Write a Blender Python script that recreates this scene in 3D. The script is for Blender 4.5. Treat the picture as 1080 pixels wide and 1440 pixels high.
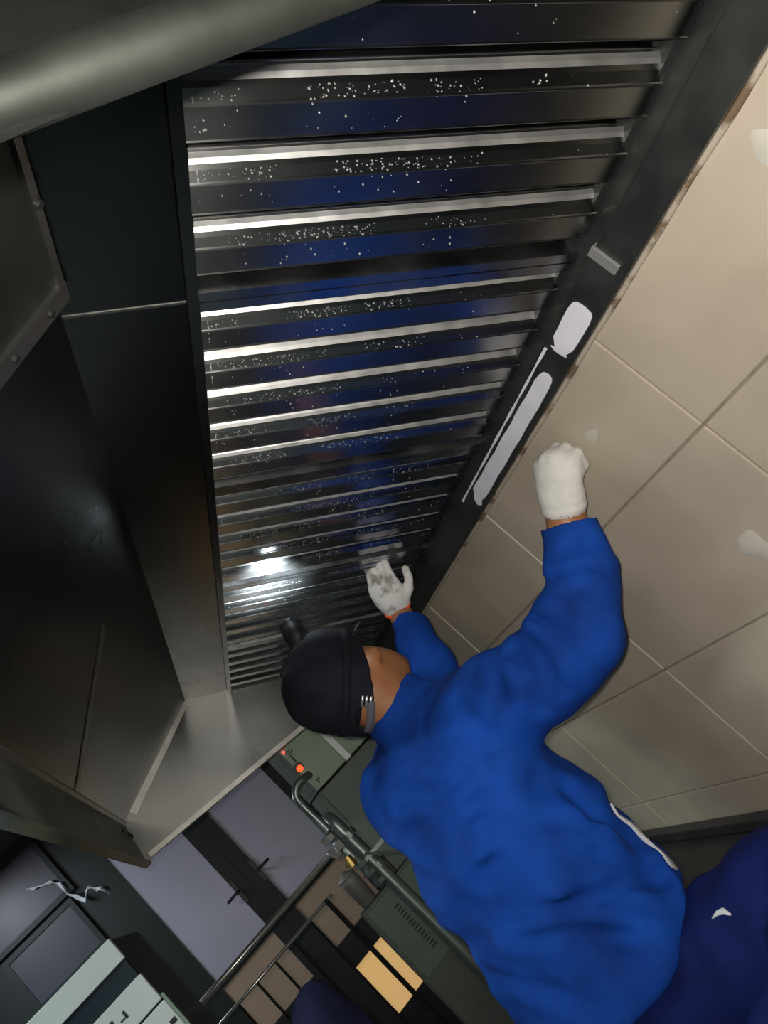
import bpy, bmesh, math, random
import numpy as np
from mathutils import Matrix, Vector
from mathutils.bvhtree import BVHTree

for o in list(bpy.data.objects):
    bpy.data.objects.remove(o, do_unlink=True)
SC = bpy.context.scene
COL = SC.collection
H = 1.48            # eye height above the floor; scene coordinates below are written relative to the eye point
rng = random.Random(7)

# ------------------------------------------------------------------ camera
R = ((-0.15378775, -0.66536245, -0.73050814),
     (0.43540409, 0.6180264, -0.65457364),
     (0.88700203, -0.41873164, 0.19465664))          # rows: right, down, forward
cd = bpy.data.cameras.new('camera'); cam = bpy.data.objects.new('camera', cd); COL.objects.link(cam)
cd.sensor_fit = 'VERTICAL'; cd.sensor_height = 36.0; cd.sensor_width = 27.0
cd.lens = 36.0 * 1101.668 / 1440.0
cd.clip_start = 0.01; cd.clip_end = 60
right, down, fwd = Vector(R[0]), Vector(R[1]), Vector(R[2])
cam.matrix_world = Matrix(((right.x, -down.x, -fwd.x, 0), (right.y, -down.y, -fwd.y, 0),
                           (right.z, -down.z, -fwd.z, H), (0, 0, 0, 1)))
SC.camera = cam

# ------------------------------------------------------------------ world, lights, exposure
w = bpy.data.worlds.new('world'); SC.world = w; w.use_nodes = True
bg = w.node_tree.nodes['Background']; bg.inputs[0].default_value = (0.55, 0.65, 0.7, 1); bg.inputs[1].default_value = 0.03
SC.view_settings.view_transform = 'Standard'; SC.view_settings.look = 'None'
SC.view_settings.gamma = 1.0; SC.view_settings.use_curve_mapping = False
SC.view_settings.exposure = 0.0

def light(name, kind, loc, power, color, size=0.02, target=None, angle=None, blend=0.4, size_y=None):
    ld = bpy.data.lights.new(name, kind); o = bpy.data.objects.new(name, ld); COL.objects.link(o)
    ld.energy = power; ld.color = color
    if kind == 'AREA':
        ld.size = size
        if size_y: ld.shape = 'RECTANGLE'; ld.size_y = size_y
    else:
        ld.shadow_soft_size = size
    if kind == 'SPOT':
        ld.spot_size = angle; ld.spot_blend = blend
    o.location = (loc[0], loc[1], loc[2] + H)
    if target is not None:
        d = Vector(target) - Vector(loc); o.rotation_euler = d.to_track_quat('-Z', 'Y').to_euler()
    return o
# phone flash beside the lens
light('phone_flash', 'SPOT', (-0.02, 0.015, 0.03), 64.0, (1.0, 0.945, 0.855), 0.012, (0.80, -0.60, 0.075), math.radians(122), 1.0)
# fluorescent ceiling lamps of the kitchen (their fixtures are built with the ceiling)
light('room_tube_light', 'AREA', (1.2, 1.6, 1.13), 30.0, (0.80, 1.0, 0.95), 1.1, (1.2, 1.6, 0), size_y=0.12)
light('room_tube_light_far', 'AREA', (4.1, 1.1, 1.13), 20.0, (0.86, 0.9, 1.0), 1.1, (4.1, 1.1, 0), size_y=0.12)

# ------------------------------------------------------------------ helpers
WO = {}
def setp(o, label=None, cat=None, group=None, kind=None):
    if label: o['label'] = label
    if cat: o['category'] = cat
    if group: o['group'] = group
    if kind: o['kind'] = kind
    return o
def root(name, loc, label, cat, group=None):
    o = bpy.data.objects.new(name, None); COL.objects.link(o); o.empty_display_size = 0.05
    o.location = (loc[0], loc[1], loc[2] + H); WO[o.name] = Vector(o.location)
    return setp(o, label, cat, group)
def place(o, origin, parent):
    WO[o.name] = Vector(origin)
    if parent is not None:
        o.parent = parent; o.location = Vector(origin) - WO[parent.name]
    else:
        o.location = Vector(origin)
def mk(name, verts, faces, mat, parent=None, smooth=False):
    v = np.array(verts, dtype=float); v[:, 2] += H
    lo, hi = v.min(0), v.max(0); org = np.array([(lo[0]+hi[0])/2, (lo[1]+hi[1])/2, lo[2]])
    me = bpy.data.meshes.new(name)
    me.from_pydata((v - org).tolist(), [], [tuple(int(i) for i in f) for f in faces])
    me.update()
    bm = bmesh.new(); bm.from_mesh(me); bmesh.ops.recalc_face_normals(bm, faces=bm.faces); bm.to_mesh(me); bm.free()
    if smooth: me.polygons.foreach_set('use_smooth', [True]*len(me.polygons))
    me.materials.append(mat)
    o = bpy.data.objects.new(name, me); COL.objects.link(o); place(o, org, parent)
    return o
def copy_at(src, shift, parent):
    c = src.copy(); COL.objects.link(c)
    place(c, WO[src.name] + Vector(shift), parent)
    return c
class MB:
    def __init__(s): s.v = []; s.f = []
    def add(s, v, f):
        n = len(s.v); s.v += [tuple(map(float, p)) for p in v]; s.f += [tuple(i+n for i in q) for q in f]; return s
    def box(s, x, y, z, bev=0.0):
        bm = bmesh.new(); bmesh.ops.create_cube(bm, size=1)
        for p in bm.verts:
            p.co = (x[0]+(p.co.x+.5)*(x[1]-x[0]), y[0]+(p.co.y+.5)*(y[1]-y[0]), z[0]+(p.co.z+.5)*(z[1]-z[0]))
        if bev: bmesh.ops.bevel(bm, geom=bm.edges[:], offset=bev, segments=2, affect='EDGES', profile=0.5)
        bm.verts.index_update()
        s.add([p.co[:] for p in bm.verts], [[q.index for q in f.verts] for f in bm.faces]); bm.free(); return s
    def tube(s, pts, r, n=12, caps=True):
        P = [Vector(p) for p in pts]; rr = r if hasattr(r, '__len__') else [r]*len(P)
        rings = []; up = None
        for i, p in enumerate(P):
            t = (P[min(i+1, len(P)-1)] - P[max(i-1, 0)]).normalized()
            if up is None: up = t.orthogonal().normalized()
            up = (up - t*up.dot(t)).normalized(); b = t.cross(up)
            rings.append([p + (up*math.cos(2*math.pi*k/n) + b*math.sin(2*math.pi*k/n))*rr[i] for k in range(n)])
        v = [q for g in rings for q in g]; f = []
        for i in range(len(P)-1):
            for k in range(n):
                f.append((i*n+k, i*n+(k+1) % n, (i+1)*n+(k+1) % n, (i+1)*n+k))
        if caps: f += [tuple(range(n))[::-1], tuple((len(P)-1)*n+k for k in range(n))]
        return s.add(v, f)
    def prism(s, poly, x0, x1):          # poly in (y,z), extruded along x
        n = len(poly)
        v = [(x0, y, z) for y, z in poly] + [(x1, y, z) for y, z in poly]
        f = [tuple(range(n)), tuple(range(2*n-1, n-1, -1))] + [(i, (i+1) % n, n+(i+1) % n, n+i) for i in range(n)]
        return s.add(v, f)
    def build(s, name, mat, parent=None, smooth=False): return mk(name, s.v, s.f, mat, parent, smooth)
def box(name, x, y, z, mat, parent=None, bev=0.0): return MB().box(x, y, z, bev).build(name, mat, parent)
def smooth_path(pts, n=6):
    P = [Vector(p) for p in pts]; out = []
    for i in range(len(P)-1):
        a, b, c, d = P[max(i-1, 0)], P[i], P[i+1], P[min(i+2, len(P)-1)]
        for k in range(n):
            t = k/n
            out.append(0.5*((2*b) + (c-a)*t + (2*a-5*b+4*c-d)*t*t + (-a+3*b-3*c+d)*t**3))
    out.append(P[-1]); return out

# ------------------------------------------------------------------ materials
def mat(name, col, rough=0.5, metal=0.0, noise=0.0, nscale=6.0, col2=None, bump=0.0, bscale=40.0, rvar=0.0, stretch=None, spec=None, emit=None, estr=0.0, tex='Object', contrast=(0.35, 0.65), coat=0.0):
    m = bpy.data.materials.new(name); m.use_nodes = True
    nt = m.node_tree; b = nt.nodes['Principled BSDF']
    b.inputs['Base Color'].default_value = (*col, 1); b.inputs['Roughness'].default_value = rough; b.inputs['Metallic'].default_value = metal
    if spec is not None: b.inputs['Specular IOR Level'].default_value = spec
    if coat: b.inputs['Coat Weight'].default_value = coat; b.inputs['Coat Roughness'].default_value = 0.25
    if emit: b.inputs['Emission Color'].default_value = (*emit, 1); b.inputs['Emission Strength'].default_value = estr
    if noise or bump or rvar or col2:
        if tex == 'World':
            src = nt.nodes.new('ShaderNodeNewGeometry').outputs['Position']
        else:
            src = nt.nodes.new('ShaderNodeTexCoord').outputs[tex]
        mp = nt.nodes.new('ShaderNodeMapping'); nt.links.new(src, mp.inputs[0])
        if stretch: mp.inputs['Scale'].default_value = stretch
        n1 = nt.nodes.new('ShaderNodeTexNoise'); n1.inputs['Scale'].default_value = nscale; n1.inputs['Detail'].default_value = 6
        nt.links.new(mp.outputs[0], n1.inputs['Vector'])
        if col2 or noise:
            c2 = col2 or tuple(c*(1-noise) for c in col)
            rp = nt.nodes.new('ShaderNodeValToRGB'); rp.color_ramp.elements[0].position = contrast[0]; rp.color_ramp.elements[1].position = contrast[1]
            rp.color_ramp.elements[0].color = (*c2, 1); rp.color_ramp.elements[1].color = (*col, 1)
            nt.links.new(n1.outputs['Fac'], rp.inputs[0]); nt.links.new(rp.outputs[0], b.inputs['Base Color'])
        if rvar:
            mr = nt.nodes.new('ShaderNodeMapRange'); mr.inputs['To Min'].default_value = max(0.02, rough-rvar); mr.inputs['To Max'].default_value = rough+rvar
            mr.inputs['From Min'].default_value = 0.3; mr.inputs['From Max'].default_value = 0.7
            nt.links.new(n1.outputs['Fac'], mr.inputs[0]); nt.links.new(mr.outputs[0], b.inputs['Roughness'])
        if bump:
            n2 = nt.nodes.new('ShaderNodeTexNoise'); n2.inputs['Scale'].default_value = bscale; n2.inputs['Detail'].default_value = 4
            nt.links.new(mp.outputs[0], n2.inputs['Vector'])
            bp = nt.nodes.new('ShaderNodeBump'); bp.inputs['Strength'].default_value = bump; bp.inputs['Distance'].default_value = 0.004
            nt.links.new(n2.outputs['Fac'], bp.inputs['Height']); nt.links.new(bp.outputs[0], b.inputs['Normal'])
    return m
M = {}
M['tile'] = mat('beige_ceramic_tile', (0.50, 0.43, 0.345), 0.42, noise=0.22, nscale=5, rvar=0.1, tex='World', bump=0.05, bscale=25, contrast=(0.3, 0.7))
M['grout'] = mat('tile_grout', (0.30, 0.25, 0.19), 0.9, noise=0.3, nscale=30, tex='World')
M['caulk'] = mat('dirty_sealant', (0.42, 0.37, 0.30), 0.6, col2=(0.16, 0.11, 0.07), nscale=22, tex='World', contrast=(0.38, 0.5))
M['steel_filter'] = mat('bright_baffle_steel', (0.45, 0.45, 0.445), 0.23, 1.0, noise=0.08, nscale=14, rvar=0.02, tex='World', stretch=(1, 1, 1))
_nt = M['steel_filter'].node_tree; _b = _nt.nodes['Principled BSDF']; _b.inputs['Anisotropic'].default_value = 0.8
_tg = _nt.nodes.new('ShaderNodeCombineXYZ'); _tg.inputs[0].default_value = 1.0; _tg.inputs[1].default_value = 0.0; _tg.inputs[2].default_value = 0.0
_nt.links.new(_tg.outputs[0], _b.inputs['Tangent'])          # brushed across the baffles
M['steel_fold'] = mat('highlight_fold_steel', (0.50, 0.50, 0.495), 0.40, 0.88, noise=0.15, nscale=30, rvar=0.05, tex='World')
M['steel_frame'] = mat('filter_frame_steel', (0.50, 0.51, 0.52), 0.28, 1.0, noise=0.2, nscale=10, rvar=0.08, tex='World')
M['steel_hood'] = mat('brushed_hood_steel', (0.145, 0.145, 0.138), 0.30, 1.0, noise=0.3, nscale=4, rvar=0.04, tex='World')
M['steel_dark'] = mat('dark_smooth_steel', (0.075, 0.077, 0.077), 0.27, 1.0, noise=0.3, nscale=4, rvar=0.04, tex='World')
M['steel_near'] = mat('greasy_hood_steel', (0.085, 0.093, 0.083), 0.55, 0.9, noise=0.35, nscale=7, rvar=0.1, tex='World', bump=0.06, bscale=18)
M['rim'] = mat('rim_steel', (0.34, 0.335, 0.31), 0.42, 1.0, noise=0.25, nscale=12, tex='World')
M['lip'] = mat('reflection_tint_lip_steel', (0.26, 0.23, 0.15), 0.42, 0.8, col2=(0.09, 0.10, 0.085), nscale=5, tex='World', rvar=0.1)  # ochre and greenish reflections on the lip are put into these two colours
M['trough'] = mat('blackened_trough_metal', (0.022, 0.024, 0.0235), 0.5, 0.0, noise=0.4, nscale=14, tex='World', rvar=0.1, spec=0.3)
M['film'] = mat('white_protective_film', (0.66, 0.66, 0.76), 0.45, noise=0.12, nscale=20, tex='World')
M['water'] = mat('water_droplet', (0.85, 0.88, 0.9), 0.05, 0.0, spec=1.0)
M['water'].node_tree.nodes['Principled BSDF'].inputs['Transmission Weight'].default_value = 0.7
M['jacket'] = mat('blue_workwear_cotton', (0.006, 0.060, 0.36), 0.85, col2=(0.004, 0.026, 0.17), nscale=7, bump=0.3, bscale=90, tex='World', contrast=(0.30, 0.60), spec=0.15)
M['trousers'] = mat('dark_blue_trousers', (0.006, 0.013, 0.10), 0.85, noise=0.3, nscale=8, bump=0.2, bscale=150, tex='World', spec=0.15)
M['skin'] = mat('tanned_skin', (0.36, 0.15, 0.065), 0.5, noise=0.2, nscale=20, tex='World', bump=0.08, bscale=90)
M['hair'] = mat('black_hair', (0.012, 0.011, 0.011), 0.6, bump=0.4, bscale=200, tex='World')
M['glove'] = mat('white_knitted_cotton', (0.66, 0.65, 0.62), 0.9, noise=0.1, nscale=40, bump=0.3, bscale=260, tex='World', spec=0.1)
M['glove_dirty'] = mat('soiled_knitted_cotton', (0.70, 0.69, 0.68), 0.9, col2=(0.30, 0.29, 0.27), nscale=28, bump=0.3, bscale=260, tex='World', spec=0.1, contrast=(0.36, 0.48))
M['cuff'] = mat('orange_elastic', (0.85, 0.10, 0.03), 0.7)
M['cap'] = mat('black_navy_cap_cloth', (0.009, 0.009, 0.016), 0.8, noise=0.3, nscale=30, bump=0.2, bscale=220, tex='World', spec=0.2)
M['shirt'] = mat('white_undershirt_cloth', (0.62, 0.62, 0.66), 0.8, noise=0.12, nscale=30, tex='World')
M['strap'] = mat('grey_elastic_strap', (0.10, 0.10, 0.12), 0.6)
M['black'] = mat('black_plastic', (0.012, 0.012, 0.014), 0.4)
M['chrome'] = mat('bright_chrome', (0.66, 0.66, 0.65), 0.30, 0.8)
M['frame_dark'] = mat('dark_frame_metal', (0.014, 0.019, 0.018), 0.5, 0.3, noise=0.3, nscale=4, tex='World')
M['pane'] = mat('frosted_lavender_glass', (0.42, 0.41, 0.50), 0.35, noise=0.14, nscale=2, tex='World')
M['pane_dim'] = mat('smoky_violet_glass', (0.040, 0.040, 0.062), 0.4, noise=0.15, nscale=2, tex='World')
M['pane_tan'] = mat('tan_obscured_glass', (0.42, 0.30, 0.21), 0.4, noise=0.12, nscale=3, tex='World')
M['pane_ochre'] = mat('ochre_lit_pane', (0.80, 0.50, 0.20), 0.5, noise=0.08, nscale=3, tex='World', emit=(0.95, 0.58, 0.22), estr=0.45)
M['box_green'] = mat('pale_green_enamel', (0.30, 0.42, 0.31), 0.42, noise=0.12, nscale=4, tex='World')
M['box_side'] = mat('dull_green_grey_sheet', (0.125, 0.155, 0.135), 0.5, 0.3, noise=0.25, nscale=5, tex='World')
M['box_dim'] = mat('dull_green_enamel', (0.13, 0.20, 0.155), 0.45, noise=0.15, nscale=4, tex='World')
M['pipe'] = mat('galvanised_pipe', (0.30, 0.36, 0.34), 0.38, 0.7, noise=0.2, nscale=12, tex='World')
M['brass'] = mat('old_brass', (0.42, 0.30, 0.09), 0.4, 0.9)
M['led'] = mat('red_pilot_lamp', (0.9, 0.1, 0.02), 0.3, emit=(1.0, 0.05, 0.01), estr=3.0)
M['led_small'] = mat('red_indicator', (0.8, 0.1, 0.1), 0.3, emit=(1.0, 0.1, 0.08), estr=1.5)
M['white_cab'] = mat('white_enamel', (0.88, 0.92, 0.92), 0.4, noise=0.06, nscale=3, tex='World')
M['dark_glass'] = mat('dark_blue_glass', (0.03, 0.045, 0.06), 0.2)
M['grey'] = mat('grey_plastic', (0.22, 0.22, 0.20), 0.5, noise=0.15, nscale=8, tex='World')
M['tanbox'] = mat('tan_card', (0.38, 0.30, 0.22), 0.7, noise=0.15, nscale=8, tex='World')
M['navy'] = mat('navy_cloth', (0.010, 0.011, 0.060), 0.85, noise=0.3, nscale=10, tex='World')
M['floor'] = mat('dark_wet_floor', (0.045, 0.05, 0.047), 0.45, noise=0.4, nscale=3, tex='World', rvar=0.15)
M['plaster'] = mat('dim_grey_plaster', (0.13, 0.15, 0.145), 0.8, noise=0.2, nscale=2, tex='World')
M['counter'] = mat('dark_counter_steel', (0.10, 0.10, 0.10), 0.4, 0.8, noise=0.4, nscale=6, tex='World')
M['lamp'] = mat('lamp_diffuser', (0.9, 0.9, 0.9), 0.5, emit=(0.85, 0.95, 1.0), estr=2.0)
M['lens'] = mat('headlamp_lens', (0.9, 0.95, 1.0), 0.1, emit=(0.8, 0.92, 1.0), estr=40.0)
M['ink'] = mat('black_print', (0.02, 0.025, 0.025), 0.6)
M['plastic_wrap'] = mat('clear_crumpled_plastic', (0.75, 0.8, 0.82), 0.12, spec=1.0)

# ------------------------------------------------------------------ the room shell
FZ = -H
X0, X1, Y0, Y1, CZ = -1.6, 5.24, -0.86, 2.6, 1.2
def struct(o): o['kind'] = 'structure'; return o
struct(box('floor', (X0-.1, X1+.1), (Y0-.15, Y1+.1), (FZ-.1, FZ), M['floor']))
struct(box('ceiling', (X0-.1, X1+.1), (Y0-.15, Y1+.1), (CZ, CZ+.1), M['plaster']))
wall_tiled = struct(box('wall_right', (X0, X1), (Y0-.12, Y0-.0035), (FZ, CZ), M['grout']))
struct(box('wall_left', (X0, X1), (Y1, Y1+.1), (FZ, CZ), M['plaster']))
struct(box('wall_back', (X0-.1, X0), (Y0-.12, Y1), (FZ, CZ), M['plaster']))
wall_far = struct(box('wall_far', (X1, X1+.1), (Y0-.12, Y1), (FZ, CZ), M['frame_dark']))
# wall tiles, one by one
xj = [-0.33+0.605*i for i in range(9)]           # vertical joints
zj = [-1.474, -1.186, -0.898, -0.61, -0.322, -0.034, 0.172]
tp = {}
for i in range(len(xj)-1):
    for j in range(len(zj)-1):
        hgt = round(zj[j+1]-zj[j], 4)
        cx, cz = (xj[i]+xj[i+1])/2, zj[j]
        if zj[j+1] < -0.9: continue
        if hgt not in tp:
            t = MB().box((xj[i]+.0018, xj[i+1]-.0018), (Y0-.0135, Y0), (zj[j]+.0018, zj[j+1]-.0018), 0.0022).build('tile', M['tile'], wall_tiled)
            tp[hgt] = (t, cx, cz)
        else:
            s, sx, sz = tp[hgt]
            c = copy_at(s, (cx-sx, rng.uniform(-.0007, .0007), cz-sz), wall_tiled)
# sealant bead on top of the tiles, scuffs on the tiles
mb = MB(); xs = [0.1+i*0.03 for i in range(104)]
mb.tube([(x, Y0+.001, 0.1705+.0006*math.sin(x*23)) for x in xs], [0.0052+.0006*math.sin(x*41) for x in xs], 8)
mb.build('sealant_bead', M['caulk'], wall_tiled, True)
M['scuff'] = mat('dried_white_paste', (0.56, 0.53, 0.47), 0.8, noise=0.12, nscale=30, tex='World')
def blob(name, c, r, m, parent, seed=0):
    v = []; f = []; n = 18
    for k in range(n):
        a = 2*math.pi*k/n; q = 1+.12*math.sin(3*a+seed)+.07*math.sin(5*a+2*seed)
        v.append((c[0]+r[0]*q*math.cos(a), c[1], c[2]+r[2]*q*math.sin(a)))
        v.append((c[0]+.7*r[0]*q*math.cos(a), c[1]+r[1], c[2]+.7*r[2]*q*math.sin(a)))
    for k in range(n): f.append((2*k, (2*k+2) % (2*n), (2*k+3) % (2*n), 2*k+1))
    f.append(tuple(range(1, 2*n, 2)))
    return mk(name, v, f, m, parent, True)
blob('paste_smear', (1.015, Y0-.0005, -0.218), (0.028, 0.0018, 0.028), M['scuff'], wall_tiled, 1)
blob('paste_smear', (0.505, Y0-.0005, 0.116), (0.022, 0.0018, 0.024), M['scuff'], wall_tiled, 3)
blob('paste_smear', (1.055, Y0-.0005, 0.085), (0.020, 0.001, 0.012), M['scuff'], wall_tiled, 5)

# ceiling lamps
for (lx, ly, txt) in ((1.2, 1.6, 'nearer fluorescent ceiling lamp above the open kitchen aisle'), (4.1, 1.1, 'farther fluorescent ceiling lamp near the dark glazed doors')):
    r_ = root('ceiling_lamp', (lx, ly, CZ-.06), txt, 'ceiling lamp', 'ceiling lamps')
    box('housing', (lx-.6, lx+.6), (ly-.09, ly+.09), (CZ-.03, CZ), M['white_cab'], r_, .004)
    box('diffuser', (lx-.58, lx+.58), (ly-.07, ly+.07), (CZ-.06, CZ-.03), M['lamp'], r_, .008)

# ------------------------------------------------------------------ exhaust hood
HX0, HX1 = 0.265, 2.66
hood = root('exhaust_hood', (1.46, -0.36, 0.16), 'stainless steel kitchen exhaust hood above the tiled wall', 'exhaust hood')
T = 0.0015
def plate(name, a, b, x0, x1, m, th=0.003, parent=None):      # sheet between (y,z) points a and b, thickness upward
    d = Vector((b[0]-a[0], b[1]-a[1])); n = Vector((-d.y, d.x)).normalized()
    if n.y < 0: n = -n
    return MB().prism([a, b, (b[0]+n.x*th, b[1]+n.y*th), (a[0]+n.x*th, a[1]+n.y*th)], x0, x1).build(name, m, parent or hood)
FB = (-0.81, 0.235); SL = math.radians(32); S = Vector((0, math.cos(SL), math.sin(SL))); NN = Vector((0, math.sin(SL), -math.cos(SL)))
FT = (FB[0]+.506*math.cos(SL), FB[1]+.506*math.sin(SL))                # filter top line
CT = (-0.261, 0.575)                                                    # crest of the hood
# blank panel above the filters in two sheets with a seam
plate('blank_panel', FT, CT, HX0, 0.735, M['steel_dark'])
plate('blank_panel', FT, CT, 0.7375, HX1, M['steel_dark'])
bx = MB().prism([(FT[0], FT[1]-.0012), (CT[0], CT[1]-.0012), (CT[0], CT[1]), (FT[0], FT[1])], 0.7345, 0.738); bx.build('seam', M['rim'], hood)
bx = MB().prism([(FT[0]-.006, FT[1]-.012), (FT[0]+.004, FT[1]-.004), (FT[0]+.002, FT[1]+.004), (FT[0]-.010, FT[1]-.003)], HX0, HX1); bx.build('filter_rail', M['steel_dark'], hood)
# front canopy sheets
CB = (0.115, 0.424)
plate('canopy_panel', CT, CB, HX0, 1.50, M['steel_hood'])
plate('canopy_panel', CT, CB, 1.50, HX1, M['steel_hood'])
d_ = Vector((CB[0]-CT[0], CB[1]-CT[1])).normalized(); nd = Vector((d_.y, -d_.x))
if nd.y > 0: nd = -nd
def cpt(t, off): return (CT[0]+d_.x*t+nd.x*off, CT[1]+d_.y*t+nd.y*off)
# standing seam across the canopy
s0, s1 = 0.14, 0.40
v = []
for (x, t) in ((1.44, s0), (1.47, s0), (1.92, s1), (1.88, s1)):
    for off in (0.0, 0.0018): y, z = cpt(t, off); v.append((x, y, z))
mk('seam', v, [(0, 2, 4, 6), (1, 3, 5, 7), (0, 1, 3, 2), (2, 3, 5, 4), (4, 5, 7, 6), (6, 7, 1, 0)], M['rim'], hood)
# lamp housing set on the canopy near the camera
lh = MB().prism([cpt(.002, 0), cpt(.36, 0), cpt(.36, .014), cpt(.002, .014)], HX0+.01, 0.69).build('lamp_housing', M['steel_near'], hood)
MB().prism([cpt(.000, .012), cpt(.362, .012), cpt(.362, .020), cpt(.000, .020)], 0.668, 0.694).build('housing_rim', M['rim'], lh)
MB().prism([cpt(.000, .013), cpt(.010, .013), cpt(.010, .019), cpt(.000, .019)], HX0+.02, 0.668).build('housing_rim', M['rim'], lh)
for (x, t) in ((0.681, 0.035), (0.680, 0.10), (0.56, .006), (0.681, 0.2)):
    y, z = cpt(t, .019); MB().tube([(x, y, z), (x, y+nd.x*.005, z+nd.y*.005)], [0.0055, 0.004], 10).build('screw', M['trough'], lh)
# front lip (grease edge)
LB = (0.14, 0.282)
MB().prism([CB, LB, (LB[0]+.006, LB[1]), (CB[0]+.006, CB[1]+.004)], HX0, HX1+.004).build('front_lip', M['lip'], hood)
MB().prism([(LB[0]-.010, LB[1]-.004), (LB[0]+.012, LB[1]-.004), (LB[0]+.012, LB[1]+.004), (LB[0]-.010, LB[1]+.004)], HX0, HX1+.004).build('lip_hem', M['lip'], hood)
MB().prism([(CB[0]-.007, CB[1]-.006), (CB[0]+.003, CB[1]-.010), (CB[0]+.003, CB[1]+.003), (CB[0]-.007, CB[1]+.003)], HX0, HX1).build('lip_crease', M['rim'], hood)
for x in (2.42, 2.53, 2.60): MB().tube([(x, .121, .372), (x, .116, .371)], .006, 8).build('rivet', M['trough'], hood)
# end panels
endpoly = [(-0.855, 0.20), (-0.488, 0.238), (0.055, 0.296), (0.14, 0.282), (0.115, 0.424), (-0.261, 0.578), (-0.40, 0.505), (-0.855, 0.23)]
MB().prism(endpoly, HX1, HX1+.004).build('end_panel', M['steel_hood'], hood)
rim = MB(); a_, b_ = (-0.845, 0.196), (0.12, 0.300)
rim.prism([(a_[0], a_[1]-.010), (b_[0], b_[1]-.010), (b_[0], b_[1]+.006), (a_[0], a_[1]+.006)], HX1-.020, HX1+.012); rim.build('end_rim', M['rim'], hood)
# folded lip stripe along the canopy/end joint and a corner fold
j0, j1 = cpt(.004, .0), cpt(.37, .0)
MB().prism([j0, j1, (j1[0]-.012, j1[1]-.022), (j0[0]-.004, j0[1]-.014)], HX1-.004, HX1-.0005).build('joint_flange', M['rim'], hood)
v = [(HX1-.001, -.385, .497), (HX1-.001, -.262, .570), (HX1-.003, -.30, .49), (HX1-.003, -.40, .44)]
# near end panel with rounded bottom rim
MB().prism([(-0.855, 0.265), (0.14, 0.315), (0.14, .44), (-0.26, 0.60), (-0.855, 0.60)], HX0-.004, HX0).build('end_panel', M['steel_near'], hood)
pts = [(HX0-.006, y, 0.290+.0367*(y+.38)/.38*1.2) for y in np.linspace(-.855, .15, 30)]
MB().tube(pts, .016, 16).build('end_rim', M['steel_near'], hood, True)
# outer shell over the top
MB().prism([(-.855, .60), (-.26, .60), (.146, .44), (.146, .445), (-.26, .72), (-.855, .72)], HX0-.004, HX1+.004).build('outer_shell', M['steel_hood'], hood)
# wall-side trough
MB().prism([(-.858, .174), (-.80, .164), (-.80, .215), (-.803, .215), (-.803, .168), (-.858, .178)], HX0, HX1).build('grease_trough', M['trough'], hood)
MB().prism([(-.803, .2145), (-.7985, .2145), (-.7985, .2168), (-.803, .2168)], HX0, HX1).build('trough_hem', M['trough'], hood)
MB().prism([(-.802, .212), (-.8145, .2465), (-.8165, .2455), (-.804, .211)], HX0, HX1).build('trough_back', M['trough'], hood)
clip = MB().box((0.690, 0.706), (-.800, -.795), (.176, .219), .001); clip.box((0.690, 0.706), (-.835, -.795), (.2175, .2205), .001); clip.build('joint_clip', M['chrome'], hood)

# protective film strips left on the trough
def film(name, xs_, zlo, zhi, label):
    v = []; f = []
    n = len(xs_)
    for i, x in enumerate(xs_):
        for (z, y) in ((zlo[i], -.7992), (zhi[i], -.7992), (zhi[i], -.7975), (zlo[i], -.7975)): v.append((x, y, z))
    for i in range(n-1):
        for k in range(4): f.append((i*4+k, i*4+(k+1) % 4, (i+1)*4+(k+1) % 4, (i+1)*4+k))
    f += [(0, 1, 2, 3), tuple((n-1)*4+k for k in range(4))]
    return setp(mk(name, v, f, M['film']), label, 'film strip', 'torn film strips on the trough')
def wob(n, a, b, w_, s): return [a+(b-a)*i/(n-1)+w_*math.sin(i*1.7+s)*(0.3+0.7*abs(math.sin(i*.63+s))) for i in range(n)]
xa = [.780, .782, .786, .80, .82, .84, .86, .876, .879, .882]
film('film_strip', xa, [.188, .178, .174, .172, .172, .172, .173, .179, .176, .190], [.197, .204, .208, .210, .210, .209, .209, .199, .206, .198], 'short torn white film strip on the black trough, nearest the lens')
xb = [.932, .935, .942]+list(np.linspace(.96, 1.33, 16))+[1.345, 1.36, 1.368]
film('film_strip', xb, [.184, .179, .176]+wob(16, .174, .173, .0008, 1)+[.177, .172, .178], [.190, .196, .199]+wob(16, .201, .204, .0010, 2)+[.197, .191, .183], 'long torn white film strip on the black trough above the right glove')
film('film_strip', list(np.linspace(.89, 1.40, 24)), wob(24, .2085, .2085, .0010, 4), wob(24, .2125, .2125, .0006, 7), 'thin ragged white film sliver along the upper edge of the trough')

# ------------------------------------------------------------------ baffle filters
W_ = 0.4845; FX = [0.2545+i*W_ for i in range(5)]
def floc(x, s, n):                                  # local filter coordinates -> scene
    p = Vector((x, FB[0], FB[1])) + S*s + NN*n; return (p.x, p.y, p.z)
def section(prof, th, s0, s1, xc):
    m = len(prof); nrm = []
    for i in range(m):
        a = Vector(prof[max(i-1, 0)]); b = Vector(prof[min(i+1, m-1)]); t = (b-a).normalized(); nrm.append(Vector((t.y, -t.x)))
    loop = list(prof) + [(prof[i][0]+nrm[i].x*th, prof[i][1]+nrm[i].y*th) for i in range(m-1, -1, -1)]
    k = len(loop); v = [floc(xc+x, s0, n) for x, n in loop] + [floc(xc+x, s1, n) for x, n in loop]
    f = [(i, (i+1) % k, k+(i+1) % k, k+i) for i in range(k)]
    for q in range(m-1): f += [(q, q+1, k-2-q, k-1-q), (k+q, k+q+1, k+k-2-q, k+k-1-q)]
    return v, f
PITCH = 0.0870
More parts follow.
